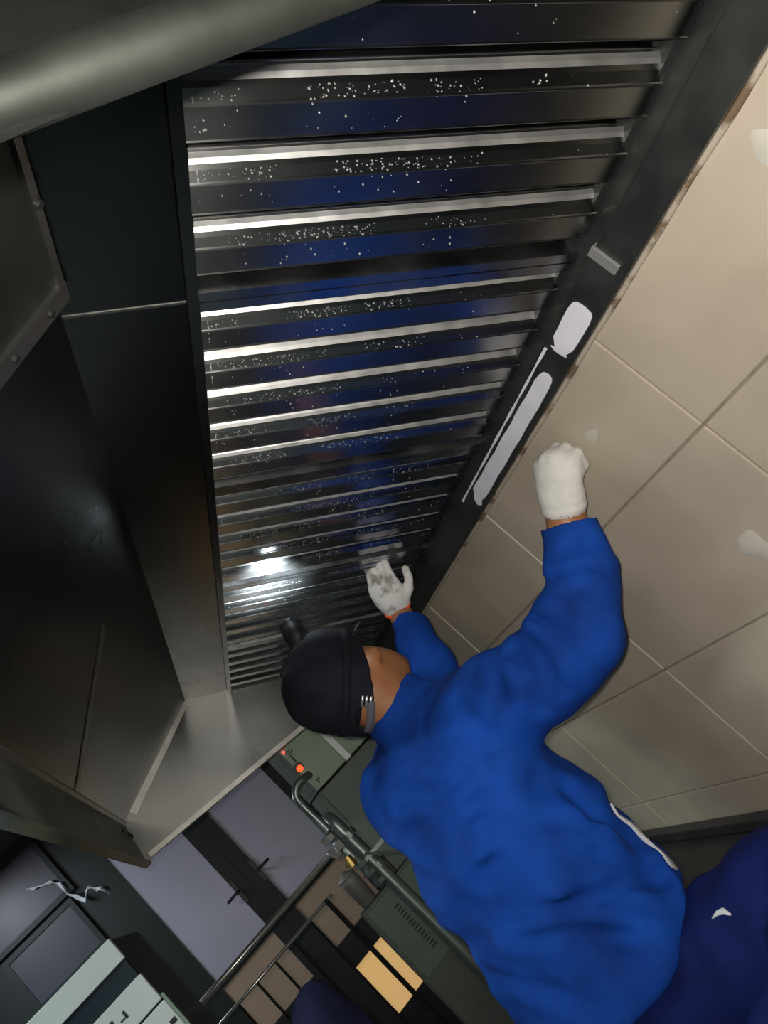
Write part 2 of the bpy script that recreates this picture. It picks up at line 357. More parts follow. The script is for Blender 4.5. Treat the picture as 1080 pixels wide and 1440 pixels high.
hat = [(-.0400, -.0172), (-.0375, -.0188), (-.0355, -.0180), (-.0328, -.0128), (-.0292, -.0087), (-.0248, -.0056), (-.0140, -.0012), (-.0128, .0002), (-.0112, .0008), (-.0098, .0), (.0240, .0), (.0252, .0008), (.0266, .0002), (.0275, -.003), (.0300, -.0160), (.0320, -.0188), (.0345, -.0180)]
back = [(-.0200, -.0240), (-.0210, -.0300), (-.0190, -.0315), (.0190, -.0315), (.0210, -.0300), (.0200, -.0240)]
flabels = ['baffle filter at the near end, cut off by the dark hood edge', 'second baffle filter from the near end, beside the short film strip',
           'middle baffle filter, beside the long white film strip', 'baffle filter under the gloved left hand and headlamp glare', 'farthest baffle filter, partly hidden by the black cap']
hat_src = back_src = None
for i, fx in enumerate(FX):
    fr = root('baffle_filter', (fx+W_/2, FB[0], FB[1]), flabels[i], 'grease filter', 'baffle filters in the hood')
    g = .0012
    for (a, b, s0, s1) in ((g, .016, 0, .505), (W_-.016, W_-g, 0, .505)):
        v = [floc(fx+x, s, n) for s in (s0, s1) for (x, n) in ((a, -.034), (b, -.034), (b, .001), (a, .001))]
        mk('side_rail', v, [(0, 1, 2, 3), (7, 6, 5, 4), (0, 4, 5, 1), (1, 5, 6, 2), (2, 6, 7, 3), (3, 7, 4, 0)], M['steel_frame'], fr)
    for (s0, s1) in ((0, .012), (.493, .505)):
        mb = MB(); v = [floc(fx+x, s, n) for s in (s0, s1) for (x, n) in ((.016, -.034), (W_-.016, -.034), (W_-.016, -.004), (.016, -.004))]
        mb.add(v, [(0, 1, 2, 3), (7, 6, 5, 4), (0, 4, 5, 1), (1, 5, 6, 2), (2, 6, 7, 3), (3, 7, 4, 0)])
        mb.build('end_rail', M['trough'], fr)
    c0 = W_/2 - 2*PITCH - .002
    for k in range(5):
        x = fx + c0 + k*PITCH
        if hat_src is None:
            v, f = section(hat, .0012, .004, .501, x); hat_src = mk('baffle', v, f, M['steel_filter'], fr); hx = x
            hat_src.data.materials.append(M['steel_fold'])        # paler, rougher fold of each baffle, bright highlight put into its material
            for q in (2, 3): hat_src.data.polygons[q].material_index = 1; hat_src.data.polygons[2*len(hat)-2-q].material_index = 1
        else: copy_at(hat_src, (x-hx, 0, 0), fr)
    for k in range(6):
        x = fx + c0 + (k-.5)*PITCH + (.012 if k == 0 else -.008 if k == 5 else .0015)
        if back_src is None:
            v, f = section(back, .0012, .012, .493, x); back_src = mk('rear_channel', v, f, M['steel_filter'], fr); kx = x
        else: copy_at(back_src, (x-kx, 0, 0), fr)

# water droplets hanging on the baffles (nobody could count them)
ico = bmesh.new(); bmesh.ops.create_icosphere(ico, subdivisions=1, radius=1.0); ico.verts.index_update()
iv = [p.co.copy() for p in ico.verts]; if_ = [[q.index for q in f.verts] for f in ico.faces]; ico.free()
mb = MB()
for i, fx in enumerate(FX):
    c0 = W_/2 - 2*PITCH - .002
    for k in range(5):
        for q in range(230 if i < 3 else 150):
            mid = (0.35, 0.36, 0.28, 0.24, 0.24)[i]
            s = min(.485, max(.03, rng.gauss(mid, .11)))
            if (math.sin(s*31+k*2.1+i*5)+math.sin(s*53+k+i)) < -0.5: continue
            if rng.random() < .86: u = rng.uniform(-.0248, -.0130); nz = -.0056+(u+.0248)*.0044/.0108
            else: u = rng.uniform(-.01, .02); nz = .0
            xx = fx+c0+k*PITCH + u
            rad = rng.choice((.0004, .0005, .0006, .0007, .0009, .0012))
            p = Vector(floc(xx, s, nz+rad*.3))
            mb.add([p + c*rad for c in iv], if_)
setp(mb.build('water_droplets', M['water'], None, True), 'tiny water droplets clinging to the steel baffles', 'water droplets', kind='stuff')

# ------------------------------------------------------------------ counter below the tiles
ct = root('cooking_counter', (1.75, -.63, FZ), 'dark steel cooking counter along the foot of the tiled wall', 'counter')
box('body', (.6, 2.6), (-.84, -.42), (FZ+.1, -.755), M['counter'], ct, .004)
box('worktop', (.55, 2.65), (-.856, -.40), (-.755, -.715), M['counter'], ct, .004)
box('rear_upstand', (.55, 2.65), (-.856, -.825), (-.715, -.690), M['counter'], ct, .003)
for x in (.64, 2.56):
    for y in (-.80, -.46): MB().tube([(x, y, FZ), (x, y, FZ+.1)], .02, 12).build('leg', M['counter'], ct)

# ------------------------------------------------------------------ glazed doors and panes at the far end
DX = 5.18
def leaf(name, y0, y1, py, label):
    f = root(name, (DX+.03, (y0+y1)/2, FZ), label, None); f['kind'] = 'structure'
    rows = [(-1.065, -.724), (-.57, -.23), (-.204, .95)]
    mb = MB(); zt = 1.06
    mb.box((DX, DX+.05), (py[1], y1), (FZ, zt)); mb.box((DX, DX+.05), (y0, py[0]), (FZ, zt))
    zc = [FZ]+[q for r in rows for q in r]+[zt]
    for k in range(0, len(zc), 2): mb.box((DX, DX+.05), py, (zc[k], zc[k+1]))
    mb.build('frame', M['frame_dark'], f)
    for k, r in enumerate(rows):
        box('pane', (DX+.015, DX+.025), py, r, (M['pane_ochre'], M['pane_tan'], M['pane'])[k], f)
    return f
d1 = leaf('door_1', -.055, .50, (.031, .418), 'dark framed door leaf with frosted panes, left of the pair')
d2 = leaf('door_2', -.62, -.058, (-.55, -.145), 'dark framed door leaf with frosted panes, behind the bent pipe')
for d, y, s in ((d1, .018, 1), (d2, -.135, -1)):
    h = MB().box((DX-.008, DX+.001), (y-.014, y+.014), (-.02, .14), .003).build('handle', M['black'], d)
    MB().tube(smooth_path([(DX-.005, y, .062), (DX-.045, y, .062), (DX-.05, y+s*.02, .062), (DX-.05, y+s*.085, .060)], 4), .009, 10).build('lever', M['black'], h, True)
def window(name, y, z, label):
    f = root(name, (DX+.03, (y[0]+y[1])/2, z[0]-.03), label, None); f['kind'] = 'structure'
    mb = MB()
    mb.box((DX+.02, DX+.055), (y[0]-.03, y[1]+.03), (z[0]-.03, z[0])).box((DX+.02, DX+.055), (y[0]-.03, y[1]+.03), (z[1], z[1]+.03))
    mb.box((DX+.02, DX+.055), (y[0]-.03, y[0]), z).box((DX+.02, DX+.055), (y[1], y[1]+.03), z)
    mb.build('window_frame', M['frame_dark'], f); box('pane', (DX+.03, DX+.04), y, z, M['pane_dim'], f)
window('window_1', (.71, 1.105), (.435, .712), 'small smoky violet pane above the white cabinet')
window('window_2', (.664, 1.35), (.79, 1.13), 'upper smoky violet pane at the left edge')

# crumpled plastic on the frame
pv = []; pf = []
prof = [(.80, .93), (.735, .895), (.690, .872), (.672, .83), (.674, .76), (.650, .71), (.63, .66), (.60, .69), (.575, .705), (.558, .665), (.535, .652), (.52, .60)]
for i, (y, z) in enumerate(prof):
    for k in range(3):
        pv.append((5.168+.011*math.sin(i*2.1+k*1.9), y+(k-1)*.010*math.sin(i*1.3+1), z+(k-1)*.014*math.cos(i*1.7)))
for i in range(len(prof)-1):
    for k in range(2): pf.append((i*3+k, i*3+k+1, i*3+k+4, i*3+k+3))
po = mk('plastic_wrap', pv, pf, M['plastic_wrap'])
sm = po.modifiers.new('thickness', 'SOLIDIFY'); sm.thickness = .0015
setp(po, 'crumpled clear plastic strip hanging beside the violet panes', 'plastic wrap')

# ------------------------------------------------------------------ white cabinet, lower left
cb = root('white_cabinet', (2.48, .62, FZ), 'white cabinet with a dark glass band, lower left corner', 'cabinet')
box('body', (2.215, 2.75), (.285, .98), (FZ+.06, .176), M['frame_dark'], cb, .004)
box('top_panel', (2.198, 2.218), (.283, .98), (.119, .178), M['white_cab'], cb, .002)
box('glass_band', (2.206, 2.216), (.287, .98), (.070, .117), M['dark_glass'], cb)
dr = box('drawer', (2.198, 2.218), (.281, .98), (-.008, .068), M['white_cab'], cb, .002)
box('door', (2.198, 2.218), (.279, .98), (FZ+.08, -.013), M['white_cab'], cb, .002)
box('glass_edge', (2.20, 2.22), (.272, .279), (FZ+.08, .0), M['box_green'], cb)
for (y, z, a, b) in ((.392, .038, .008, .004), (.357, .029, .003, .009), (.367, .024, .006, .002)): box('print', (2.1972, 2.1984), (y-a, y+a), (z-b, z+b), M['ink'], dr)
for (y, z, a, b) in ((.293, -.062, .008, .006), (.330, -.055, .004, .010)): box('print', (2.1972, 2.1984), (y-a, y+a), (z-b, z+b), M['ink'], cb)
box('plinth', (2.24, 2.73), (.30, .96), (FZ, FZ+.06), M['frame_dark'], cb)

# ------------------------------------------------------------------ control box, machine and pipework beyond the hood
kb = root('control_box', (3.1, -.6, .06), 'pale green control box with a glowing red lamp beside the black cap', 'control box')
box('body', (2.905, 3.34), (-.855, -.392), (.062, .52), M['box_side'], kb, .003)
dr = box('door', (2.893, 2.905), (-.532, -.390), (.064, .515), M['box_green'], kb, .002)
box('door', (2.893, 2.905), (-.84, -.560), (.064, .515), M['box_green'], kb, .002)
box('door_post', (2.888, 2.906), (-.559, -.533), (.060, .517), M['white_cab'], kb, .002)
for k in range(11):
    x = 2.93+k*.037; box('rib', (x, x+.012), (-.393, -.389), (.08, .50), M['box_side'], kb)
bz = MB().tube([(2.893, -.400, .168), (2.880, -.400, .168)], .017, 14).build('lamp_bezel', M['black'], dr)
MB().tube(smooth_path([(2.882, -.399, .162), (2.874, -.399, .162), (2.868, -.399, .162)], 3), [.012, .012, .0115, .011, .010, .008, .004][:7], 12).build('pilot_lamp', M['led'], bz, True)
MB().tube([(2.893, -.398, .243), (2.886, -.398, .243)], .006, 10).build('indicator', M['led_small'], dr)
kn = MB().tube([(2.893, -.404, .124), (2.870, -.404, .124)], [.014, .011], 12).build('knob', M['black'], dr)
MB().tube([(2.872, -.404, .124), (2.866, -.404, .124)], .006, 8).build('knob_tip', M['chrome'], kn)
for (y, z, a, b) in ((-.412, .235, .010, .002), (-.416, .226, .012, .002), (-.410, .217, .008, .002), (-.408, .20, .003, .012), (-.416, .088, .002, .010), (-.424, .092, .002, .006)): box('print', (2.8925, 2.8935), (y-a, y+a), (z-b, z+b), M['ink'], dr)

mc = root('steamer_cabinet', (3.2, -.6, FZ), 'dull green-grey machine casing under the control box', 'machine')
box('casing', (2.96, 3.36), (-.855, -.40), (FZ+.05, .058), M['box_side'], mc, .004)
for k in range(9):
    x = 2.98+k*.042; box('rib', (x, x+.014), (-.401, -.396), (-.9, .04), M['box_side'], mc)
box('plinth', (3.0, 3.33), (-.83, -.42), (FZ, FZ+.05), M['frame_dark'], mc)
lc = root('low_green_cabinet', (3.0, -.38, FZ), 'low dull green cabinet with a slot row beside the blue jacket', 'cabinet')
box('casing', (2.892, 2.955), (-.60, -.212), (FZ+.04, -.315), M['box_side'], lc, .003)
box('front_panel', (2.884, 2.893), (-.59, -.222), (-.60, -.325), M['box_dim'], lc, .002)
for k in range(14):
    z = -.385-.013*k; box('slot', (2.8815, 2.885), (-.320, -.300), (z, z+.005), M['ink'], lc)
box('plinth', (2.90, 2.95), (-.58, -.23), (FZ, FZ+.04), M['frame_dark'], lc)
pt = root('grey_pot', (2.924, -.262, -.315), 'small grey lidded pot beneath the brass valve', 'pot')
MB().tube([(2.924, -.262, -.315), (2.924, -.262, -.31), (2.924, -.262, -.22), (2.924, -.262, -.205)], [.024, .030, .0335, .0335], 20).build('body', M['grey'], pt, True)
MB().tube([(2.924, -.262, -.206), (2.924, -.262, -.198), (2.924, -.262, -.190), (2.924, -.262, -.180)], [.0345, .0345, .018, .008], 20).build('lid', M['grey'], pt, True)
bb = root('black_bin', (2.90, -.345, -.315), 'small black box on the low green cabinet', 'box')
box('body', (2.897, 2.945), (-.395, -.308), (-.315, -.255), M['black'], bb, .004); box('lid', (2.895, 2.947), (-.397, -.306), (-.255, -.245), M['black'], bb, .003)

# pipework
bp_ = root('vertical_pipe', (2.838, -.355, FZ), 'thick grey-green vertical pipe left of the blue jacket', 'pipe')
MB().tube(smooth_path([(2.955, -.352, -.028), (2.88, -.349, -.030), (2.845, -.348, -.045), (2.838, -.348, -.085), (2.838, -.350, -.15)], 5)+[(2.838, -.356, -.58), (2.838, -.36, FZ)], .024, 18).build('pipe', M['pipe'], bp_, True)
for z in (-.10, -.235): MB().tube([(2.838, -.351, z), (2.838, -.3515, z-.022)], .030, 12).build('coupling', M['pipe'], bp_)
MB().box((2.808, 2.818), (-.470, -.330), (-.212, -.198)).build('bracket', M['pipe'], bp_)
v0, v1 = Vector((2.812, -.345, -.190)), Vector((2.812, -.445, -.290))
MB().tube([v0, v1], .007, 6).build('bracket', M['pipe'], bp_)
p1 = root('bent_pipe', (2.80, -.312, -.06), 'thin bent steel pipe running down from the red lamp', 'pipe')
MB().tube(smooth_path([(2.83, -.400, .122), (2.805, -.372, .126), (2.80, -.340, .124), (2.80, -.316, .104), (2.80, -.310, .075), (2.80, -.312, .0), (2.80, -.313, -.055)], 5), .0135, 14).build('pipe', M['pipe'], p1, True)
MB().tube([(2.80, -.310, .078), (2.80, -.3102, .070)], .0155, 14).build('weld_ring', M['pipe'], p1)
rl = root('water_rail', (2.80, .1, -.13), 'long chrome water rail with valve cluster before the glazed doors', 'pipe')
MB().tube([(2.80, -.262, -.107), (2.80, .62, -.106)], .0098, 14).build('rail', M['chrome'], rl, True)
MB().tube([(2.80, -.307, -.062), (2.80, -.311, -.16), (2.80, -.318, -.30)], .017, 14).build('riser', M['pipe'], rl, True)
for i, (y, z, r, l, ax) in enumerate(((-.297, -.070, .020, .020, 'z'), (-.285, -.066, .012, .03, 'y'), (-.300, -.108, .021, .024, 'z'), (-.272, -.108, .016, .022, 'y'), (-.279, -.126, .012, .026, 'y'), (-.312, -.20, .021, .016, 'z'), (-.314, -.24, .020, .014, 'z'), (-.316, -.28, .021, .014, 'z'))):
    a, b = ((2.79, y, z-l/2), (2.79, y, z+l/2)) if ax == 'z' else ((2.79, y-l/2, z), (2.79, y+l/2, z))
    MB().tube([a, b], r, 6).build('fitting', M['chrome'] if i < 5 else M['pipe'], rl)
br = MB().tube([(2.785, -.296, -.150), (2.785, -.291, -.185)], [.013, .017], 10).build('valve_body', M['brass'], rl)
MB().tube([(2.785, -.272, -.170), (2.785, -.312, -.176)], .006, 8).build('valve_lever', M['brass'], br)
rk = root('wire_rack', (2.81, .05, FZ), 'thin dark wire rack below the chrome rail', 'rack')
MB().tube([(2.80, -.185, -.192), (2.80, .50, -.186)], .0058, 10).build('top_rail', M['chrome'], rk, True)
MB().tube([(2.80, -.185, -.95), (2.80, .50, -.95)], .0058, 10).build('bottom_rail', M['chrome'], rk, True)
rod = None
for k in range(9):
    y = -.158+.0755*k
    if rod is None: rod = MB().tube([(2.80, y, -.95), (2.80, y, -.192)], .0042, 8).build('rod', M['frame_dark'], rk)
    else: copy_at(rod, (0, .0755*k, 0), rk)
for y in (-.1585, .495): MB().tube([(2.80, y, FZ), (2.80, y, -.186)], .008, 8).build('leg', M['frame_dark'], rk)

# navy cloth over a stand
def heap(name, cx, cy, prof, m, label, cat, sq=(1, 1), seed=0):
    n = 28; v = []; f = []
    for (z, r, ox, oy) in prof:
        for k in range(n):
            a = 2*math.pi*k/n; q = 1+.05*math.sin(3*a+seed+z*7)+.035*math.sin(7*a+z*11)
            v.append((cx+ox+r*sq[0]*q*math.cos(a), cy+oy+r*sq[1]*q*math.sin(a), z))
    for i in range(len(prof)-1):
        for k in range(n): f.append((i*n+k, i*n+(k+1) % n, (i+1)*n+(k+1) % n, (i+1)*n+k))
    f += [tuple(range(n)), tuple((len(prof)-1)*n+k for k in range(n))]
    return setp(mk(name, v, f, m, None, True), label, cat)
heap('draped_cloth', 2.25, .06, [(FZ, .12, 0, .03), (-1.0, .11, 0, .03), (-.6, .10, 0, .025), (-.40, .088, 0, .02), (-.31, .070, 0, .012), (-.268, .050, 0, 0), (-.248, .026, 0, -.008), (-.243, .006, 0, -.01)], M['navy'], 'dark navy cloth draped over a stand at the bottom edge', 'cloth', (.9, 1.05), 2)
# ------------------------------------------------------------------ the worker (surfaces grown from blended limbs, one continuous mesh each)
def A(*p): return np.array(p, dtype=np.float32)
def grid(lo, hi, h):
    lo = np.array(lo, dtype=np.float32); n = np.ceil((np.array(hi)-lo)/h).astype(int)+1
    ax = [lo[i]+h*np.arange(n[i], dtype=np.float32) for i in range(3)]
    g = np.stack(np.meshgrid(*ax, indexing='ij'), -1)
    return g, lo, h
def cone(p, a, b, ra, rb):
    ab = b-a; t = np.clip(((p-a)@ab)/float(ab@ab), 0, 1)
    return np.linalg.norm(p-a-t[..., None]*ab, axis=-1)-(ra+(rb-ra)*t)
def ell(p, c, ax, r):                      # ellipsoid, ax rows = unit axes
    q = (p-c)@np.array(ax, dtype=np.float32).T; r = np.array(r, dtype=np.float32)
    k = np.linalg.norm(q/r, axis=-1); return (k-1)*r.min()*(0.6+0.4*np.minimum(k, 1.5))
def smin(a, b, k):
    h = np.clip(.5+.5*(b-a)/k, 0, 1); return b*(1-h)+a*h-k*h*(1-h)
def smax(a, b, k): return -smin(-a, -b, k)
def chain(p, pts, rs, k=.01):
    d = None
    for i in range(len(pts)-1):
        e = cone(p, pts[i], pts[i+1], rs[i], rs[i+1]); d = e if d is None else np.minimum(d, e)
    return d
def along(p, pts):                          # distance travelled along a polyline at the closest point
    best = np.full(p.shape[:-1], 1e9, np.float32); s = np.zeros(p.shape[:-1], np.float32); acc = 0.
    for i in range(len(pts)-1):
        ab = pts[i+1]-pts[i]; L = float(np.linalg.norm(ab)); t = np.clip(((p-pts[i])@ab)/(L*L), 0, 1)
        d = np.linalg.norm(p-pts[i]-t[..., None]*ab, axis=-1); m = d < best
        best = np.where(m, d, best); s = np.where(m, acc+t*L, s); acc += L
    return s
def nets(F, lo, h):                         # naive surface nets
    neg = F < 0; n = F.shape; cnt = np.zeros((n[0]-1, n[1]-1, n[2]-1), np.float32); acc = np.zeros(cnt.shape+(3,), np.float32)
    def sl(o): return tuple(slice(o[i], n[i]-1+o[i]) for i in range(3))
    cor = [(i, j, k) for i in (0, 1) for j in (0, 1) for k in (0, 1)]
    for a in cor:
        for ax in range(3):
            if a[ax]: continue
            b = list(a); b[ax] = 1
            fa, fb = F[sl(a)], F[sl(b)]; m = (fa < 0) != (fb < 0)
            t = np.where(m, fa/np.where(m, fa-fb, 1), 0)
            for q in range(3): acc[..., q] += np.where(m, a[q]+(t if q == ax else 0), 0)
            cnt += m
    act = cnt > 0; idx = -np.ones(cnt.shape, int); idx[act] = np.arange(act.sum())
    ii = np.argwhere(act); V = lo+h*(ii+acc[act]/cnt[act][:, None])
    Q = []
    for ax in range(3):
        u, v = (ax+1) % 3, (ax+2) % 3
        s0 = [slice(1, n[i]-1) for i in range(3)]; s0[ax] = slice(0, n[ax]-1)
        s1 = list(s0); s1[ax] = slice(1, n[ax])
        na, nb = neg[tuple(s0)], neg[tuple(s1)]; e = np.argwhere(na != nb)
        if not len(e): continue
        flip = na[tuple(e.T)]
        e = e+np.array([0 if i == ax else 1 for i in range(3)])
        def cell(du, dv):
            c = e.copy(); c[:, u] -= du; c[:, v] -= dv; return idx[tuple(c.T)]
        q = np.stack([cell(1, 1), cell(0, 1), cell(0, 0), cell(1, 0)], 1)
        q[~flip] = q[~flip][:, ::-1]; Q.append(q)
    return V, np.concatenate(Q)
def relax(V, Q, it=2):
    E_ = np.concatenate([Q[:, [0, 1]], Q[:, [1, 2]], Q[:, [2, 3]], Q[:, [3, 0]]])
    for _ in range(it):
        s = np.zeros_like(V); c = np.zeros(len(V))
        for a, b in ((0, 1), (1, 0)):
            for q in range(3): s[:, q] += np.bincount(E_[:, a], V[E_[:, b], q], len(V))
            c += np.bincount(E_[:, a], minlength=len(V))
        V = V*.4+.6*s/np.maximum(c, 1)[:, None]
    return V
def sdf_obj(name, fn, lo, hi, h, m, parent, it=2):
    g, l, h = grid(lo, hi, h); F = fn(g).astype(np.float32)
    V, Q = nets(F, l, h); V = relax(V, Q, it)
    v = V.copy().astype(float); v[:, 2] += H
    a, b = v.min(0), v.max(0); org = np.array([(a[0]+b[0])/2, (a[1]+b[1])/2, a[2]])
    me = bpy.data.meshes.new(name); me.from_pydata((v-org).tolist(), [], Q.tolist()); me.update()
    me.polygons.foreach_set('use_smooth', [True]*len(me.polygons)); me.materials.append(m)
    o = bpy.data.objects.new(name, me); COL.objects.link(o); place(o, org, parent)
    return o
def unit(v): v = np.array(v, dtype=np.float32); return v/np.linalg.norm(v)

FA = math.radians(55)
FW = A(math.cos(FA), -math.sin(FA), 0); RT = A(-math.sin(FA), -math.cos(FA), 0)      # facing direction, his right
NECK = A(1.572, -.440, .000)
RSH, REL, RWR = A(1.432, -.515, -.095), A(1.240, -.662, -.128), A(1.178, -.787, .030)
LSH, LEL, LWR = A(1.690, -.345, -.085), A(1.775, -.610, .020), A(1.828, -.690, .196)
PEL = A(1.495, -.345, -.610)
RHIP, RKN, RAN = PEL+RT*.075+A(0, 0, -.035), A(1.100, -.640, -.585), A(1.120, -.350, -.655)
LHIP, LKN, LAN = PEL-RT*.08+A(0, 0, -.04), A(1.60, -.275, -1.03), A(1.62, -.235, -1.40)
HC = A(1.578, -.414, .128)
HU = unit((.12, .60, .79)); hf = A(.62, -.70, .38); HF = unit(hf-HU*(hf@HU)); HR = np.cross(HF, HU)
person = root('person', (1.56, -.30, FZ), 'worker in blue jacket, black cap and white gloves reaching into the hood', 'person')

tz = np.array([-.66, -.60, -.50, -.42, -.30, -.20, -.12, -.06, -.01, .03])
tcx = np.array([1.490, 1.495, 1.505, 1.515, 1.53, 1.545, 1.557, 1.566, 1.572, 1.575])
tcy = np.array([-.335, -.345, -.358, -.368, -.385, -.402, -.415, -.427, -.437, -.44])
tw = np.array([.190, .196, .198, .196, .192, .190, .186, .165, .115, .07])
td = np.array([.154, .160, .168, .168, .158, .142, .130, .110, .082, .06])
def torso(p, grow=0.0):
    z = p[..., 2]; cx, cy = np.interp(z, tz, tcx), np.interp(z, tz, tcy); ww, dd = np.interp(z, tz, tw)+grow, np.interp(z, tz, td)+grow
    qx, qy = p[..., 0]-cx, p[..., 1]-cy
    u = (qx*RT[0]+qy*RT[1])/ww; v = (qx*FW[0]+qy*FW[1])/dd
    return ((np.abs(u)**2.3+np.abs(v)**2.3)**(1/2.3)-1)*np.minimum(ww, dd)*.9
def wave(p, kx, ky, kz, ph=0.): return np.sin(kx*p[..., 0]+ky*p[..., 1]+kz*p[..., 2]+ph)

RWC = RWR+unit(A(1.205, -.735, -.055)-RWR)*.016
RARM = [RSH, A(1.345, -.575, -.120), REL, A(1.205, -.735, -.055), RWC]
LARM = [LSH, A(1.735, -.49, -.045), LEL, A(1.803, -.655, .11), A(1.8220, -.6835, .163)]
creases = [  # drawn folds: polyline, depth, width
    ([(1.514, -.259, -.189), (1.429, -.313, -.185), (1.368, -.394, -.179)], .015, .017),
    ([(1.465, -.248, -.30), (1.364, -.299, -.361), (1.336, -.362, -.404), (1.342, -.424, -.438), (1.356, -.476, -.486)], .016, .018),
    ([(1.409, -.247, -.366), (1.361, -.307, -.412), (1.339, -.359, -.48)], .013, .018),
    ([(1.378, -.466, -.041), (1.356, -.452, -.087), (1.353, -.445, -.133)], .011, .018),
    ([(1.301, -.516, -.073), (1.317, -.488, -.11), (1.343, -.46, -.134)], .012, .016),
    ([(1.247, -.587, -.069), (1.227, -.571, -.104), (1.252, -.56, -.161)], .015, .015),
    ([(1.18, -.649, -.063), (1.162, -.67, -.085), (1.162, -.671, -.129)], .008, .016),
    ([(1.376, -.489, -.287), (1.36, -.472, -.339), (1.381, -.50, -.408)], .012, .017),
    ([(1.52, -.292, -.09), (1.47, -.336, -.127), (1.401, -.382, -.135)], .009, .018),
    ([(1.50, -.21, -.40), (1.47, -.205, -.421), (1.408, -.244, -.48)], .011, .018),
    ([(1.186, -.691, -.012), (1.155, -.714, -.034), (1.145, -.735, -.068)], .008, .014),
    ([(1.284, -.572, -.055), (1.251, -.545, -.103), (1.287, -.525, -.156)], .015, .015),
    ([(1.469, -.445, .0), (1.444, -.394, -.049), (1.464, -.353, -.093)], .004, .007),
    ([(1.338, -.427, -.374), (1.352, -.452, -.424), (1.364, -.487, -.483)], .010, .016),
]
creases = [([A(*q) for q in pl], dep, wd) for pl, dep, wd in creases]
def jacket(p):
    zz = p[..., 2]
    d = torso(p)
    hem = -.548+.14*((p[..., 0]-1.49)*FW[0]+(p[..., 1]+.345)*FW[1])
    d = smax(d, hem-zz, .02); d = smax(d, zz-.012, .03)
    wp = p+.03*np.stack([wave(p, 17, -13, 9), wave(p, 12, 19, -8, 1.), wave(p, -9, 14, 16, 2.)], -1).astype(np.float32)
    q = wave(wp, 6, 10, 34, .4)*.006+wave(wp, -20, 32, 44, 1.0)*.0045+wave(wp, 52, 30, -40)*.0024+wave(wp, 20, -60, 71, 2.)*.0018
    d = d+q*np.clip(.35+(zz-hem)/.12, .35, 1)
    s = along(p, RARM)
    ra = chain(p, RARM, [.090, .088, .074, .066, .050])
    bend = np.exp(-((s-.27)/.11)**2); ind = unit((RSH+RWR)/2-REL); inn = np.clip(((p-REL)@ind)/.11+.45, 0.12, 1)
    ra = ra+.013*bend*inn*np.sin(s*74+2.2*wave(p, 11, 9, 6))+.005*inn*np.sin(s*47+3*wave(p, 9, -14, 12))+wave(wp, 45, -50, 38)*.0035
    d = smin(d, ra, .045)
    la = chain(p, LARM, [.085, .072, .062, .050, .038])+.004*np.sin(along(p, LARM)*60+3*wave(p, 9, 8, 7))
    d = smin(d, la, .035)
    for pl, dep, wd in creases:
        m = .09; lo = np.min(pl, 0)-m; hi = np.max(pl, 0)+m
        ix = tuple(slice(max(0, int((lo[i]-p[0, 0, 0, i])/.0062)), max(1, int((hi[i]-p[0, 0, 0, i])/.0062))) for i in range(3))
        pp = p[ix]; c = np.minimum.reduce([cone(pp, pl[i], pl[i+1], 0., 0.) for i in range(len(pl)-1)])
        d[ix] += dep*1.1*np.exp(-(c/(.95*wd))**2)
    # stand collar round the neck
    nd = unit(HC-NECK)
    col = cone(p, NECK-nd*.015, NECK+nd*.045, .086, .074)
    d = smin(d, col, .02)
    top = (p-(NECK+nd*.052))@nd
    d = smax(d, np.where(cone(p, NECK-nd*.02, NECK+nd*.10, .11, .11) < 0, top, -1), .006)
    d = np.maximum(d, -cone(p, NECK+nd*.012, NECK+nd*.12, .060, .068))
    # cuffs: gathered band, open end
    for W, P_, r in ((RWC, RARM[3], .050), (LARM[4], LARM[3], .037)):
        ax = unit(W-P_); t = (p-W)@ax
        rad = np.linalg.norm(p-W-t[..., None]*ax, axis=-1); near = rad < .09
        band = np.maximum(rad-r, np.abs(t+.022)-.024)
        d = smin(d, band, .010)
        tp_ = t if W is RWC else (p-W)@unit((.16, -.62, .62))
        d = np.where(near & (t > -.06), np.maximum(d, tp_-.002), d)
        if W is RWC: d = np.maximum(d, -np.maximum(rad-(r-.007), -(t+.018)))
    return d
jk = sdf_obj('jacket', jacket, (1.06, -.90, -.68), (1.92, -.08, .235), .0062, M['jacket'], person, 2)

def trousers(p):
    d = torso(p, -.042); d = np.maximum(d, p[..., 2]+.50); d = np.maximum(d, -.66-p[..., 2])
    for ch, rs in (([RHIP, RKN, RAN], [.106, .092, .058]), ([LHIP, LKN, LAN], [.104, .088, .066])):
        s = along(p, ch)
        d = smin(d, chain(p, ch, rs)+.004*np.sin(s*55+3*wave(p, 8, 9, 7))+wave(p, 35, -28, 12)*.0025, .05)
    d = smin(d, cone(p, RHIP, LHIP, .108, .108), .03)
    d = d+wave(p, 55, -45, 8)*.003*np.clip((p[..., 2]+.75)/.2, 0, 1)
    return d
sdf_obj('trousers', trousers, (.98, -.82, -1.45), (1.80, -.10, -.44), .0085, M['trousers'], person, 2)

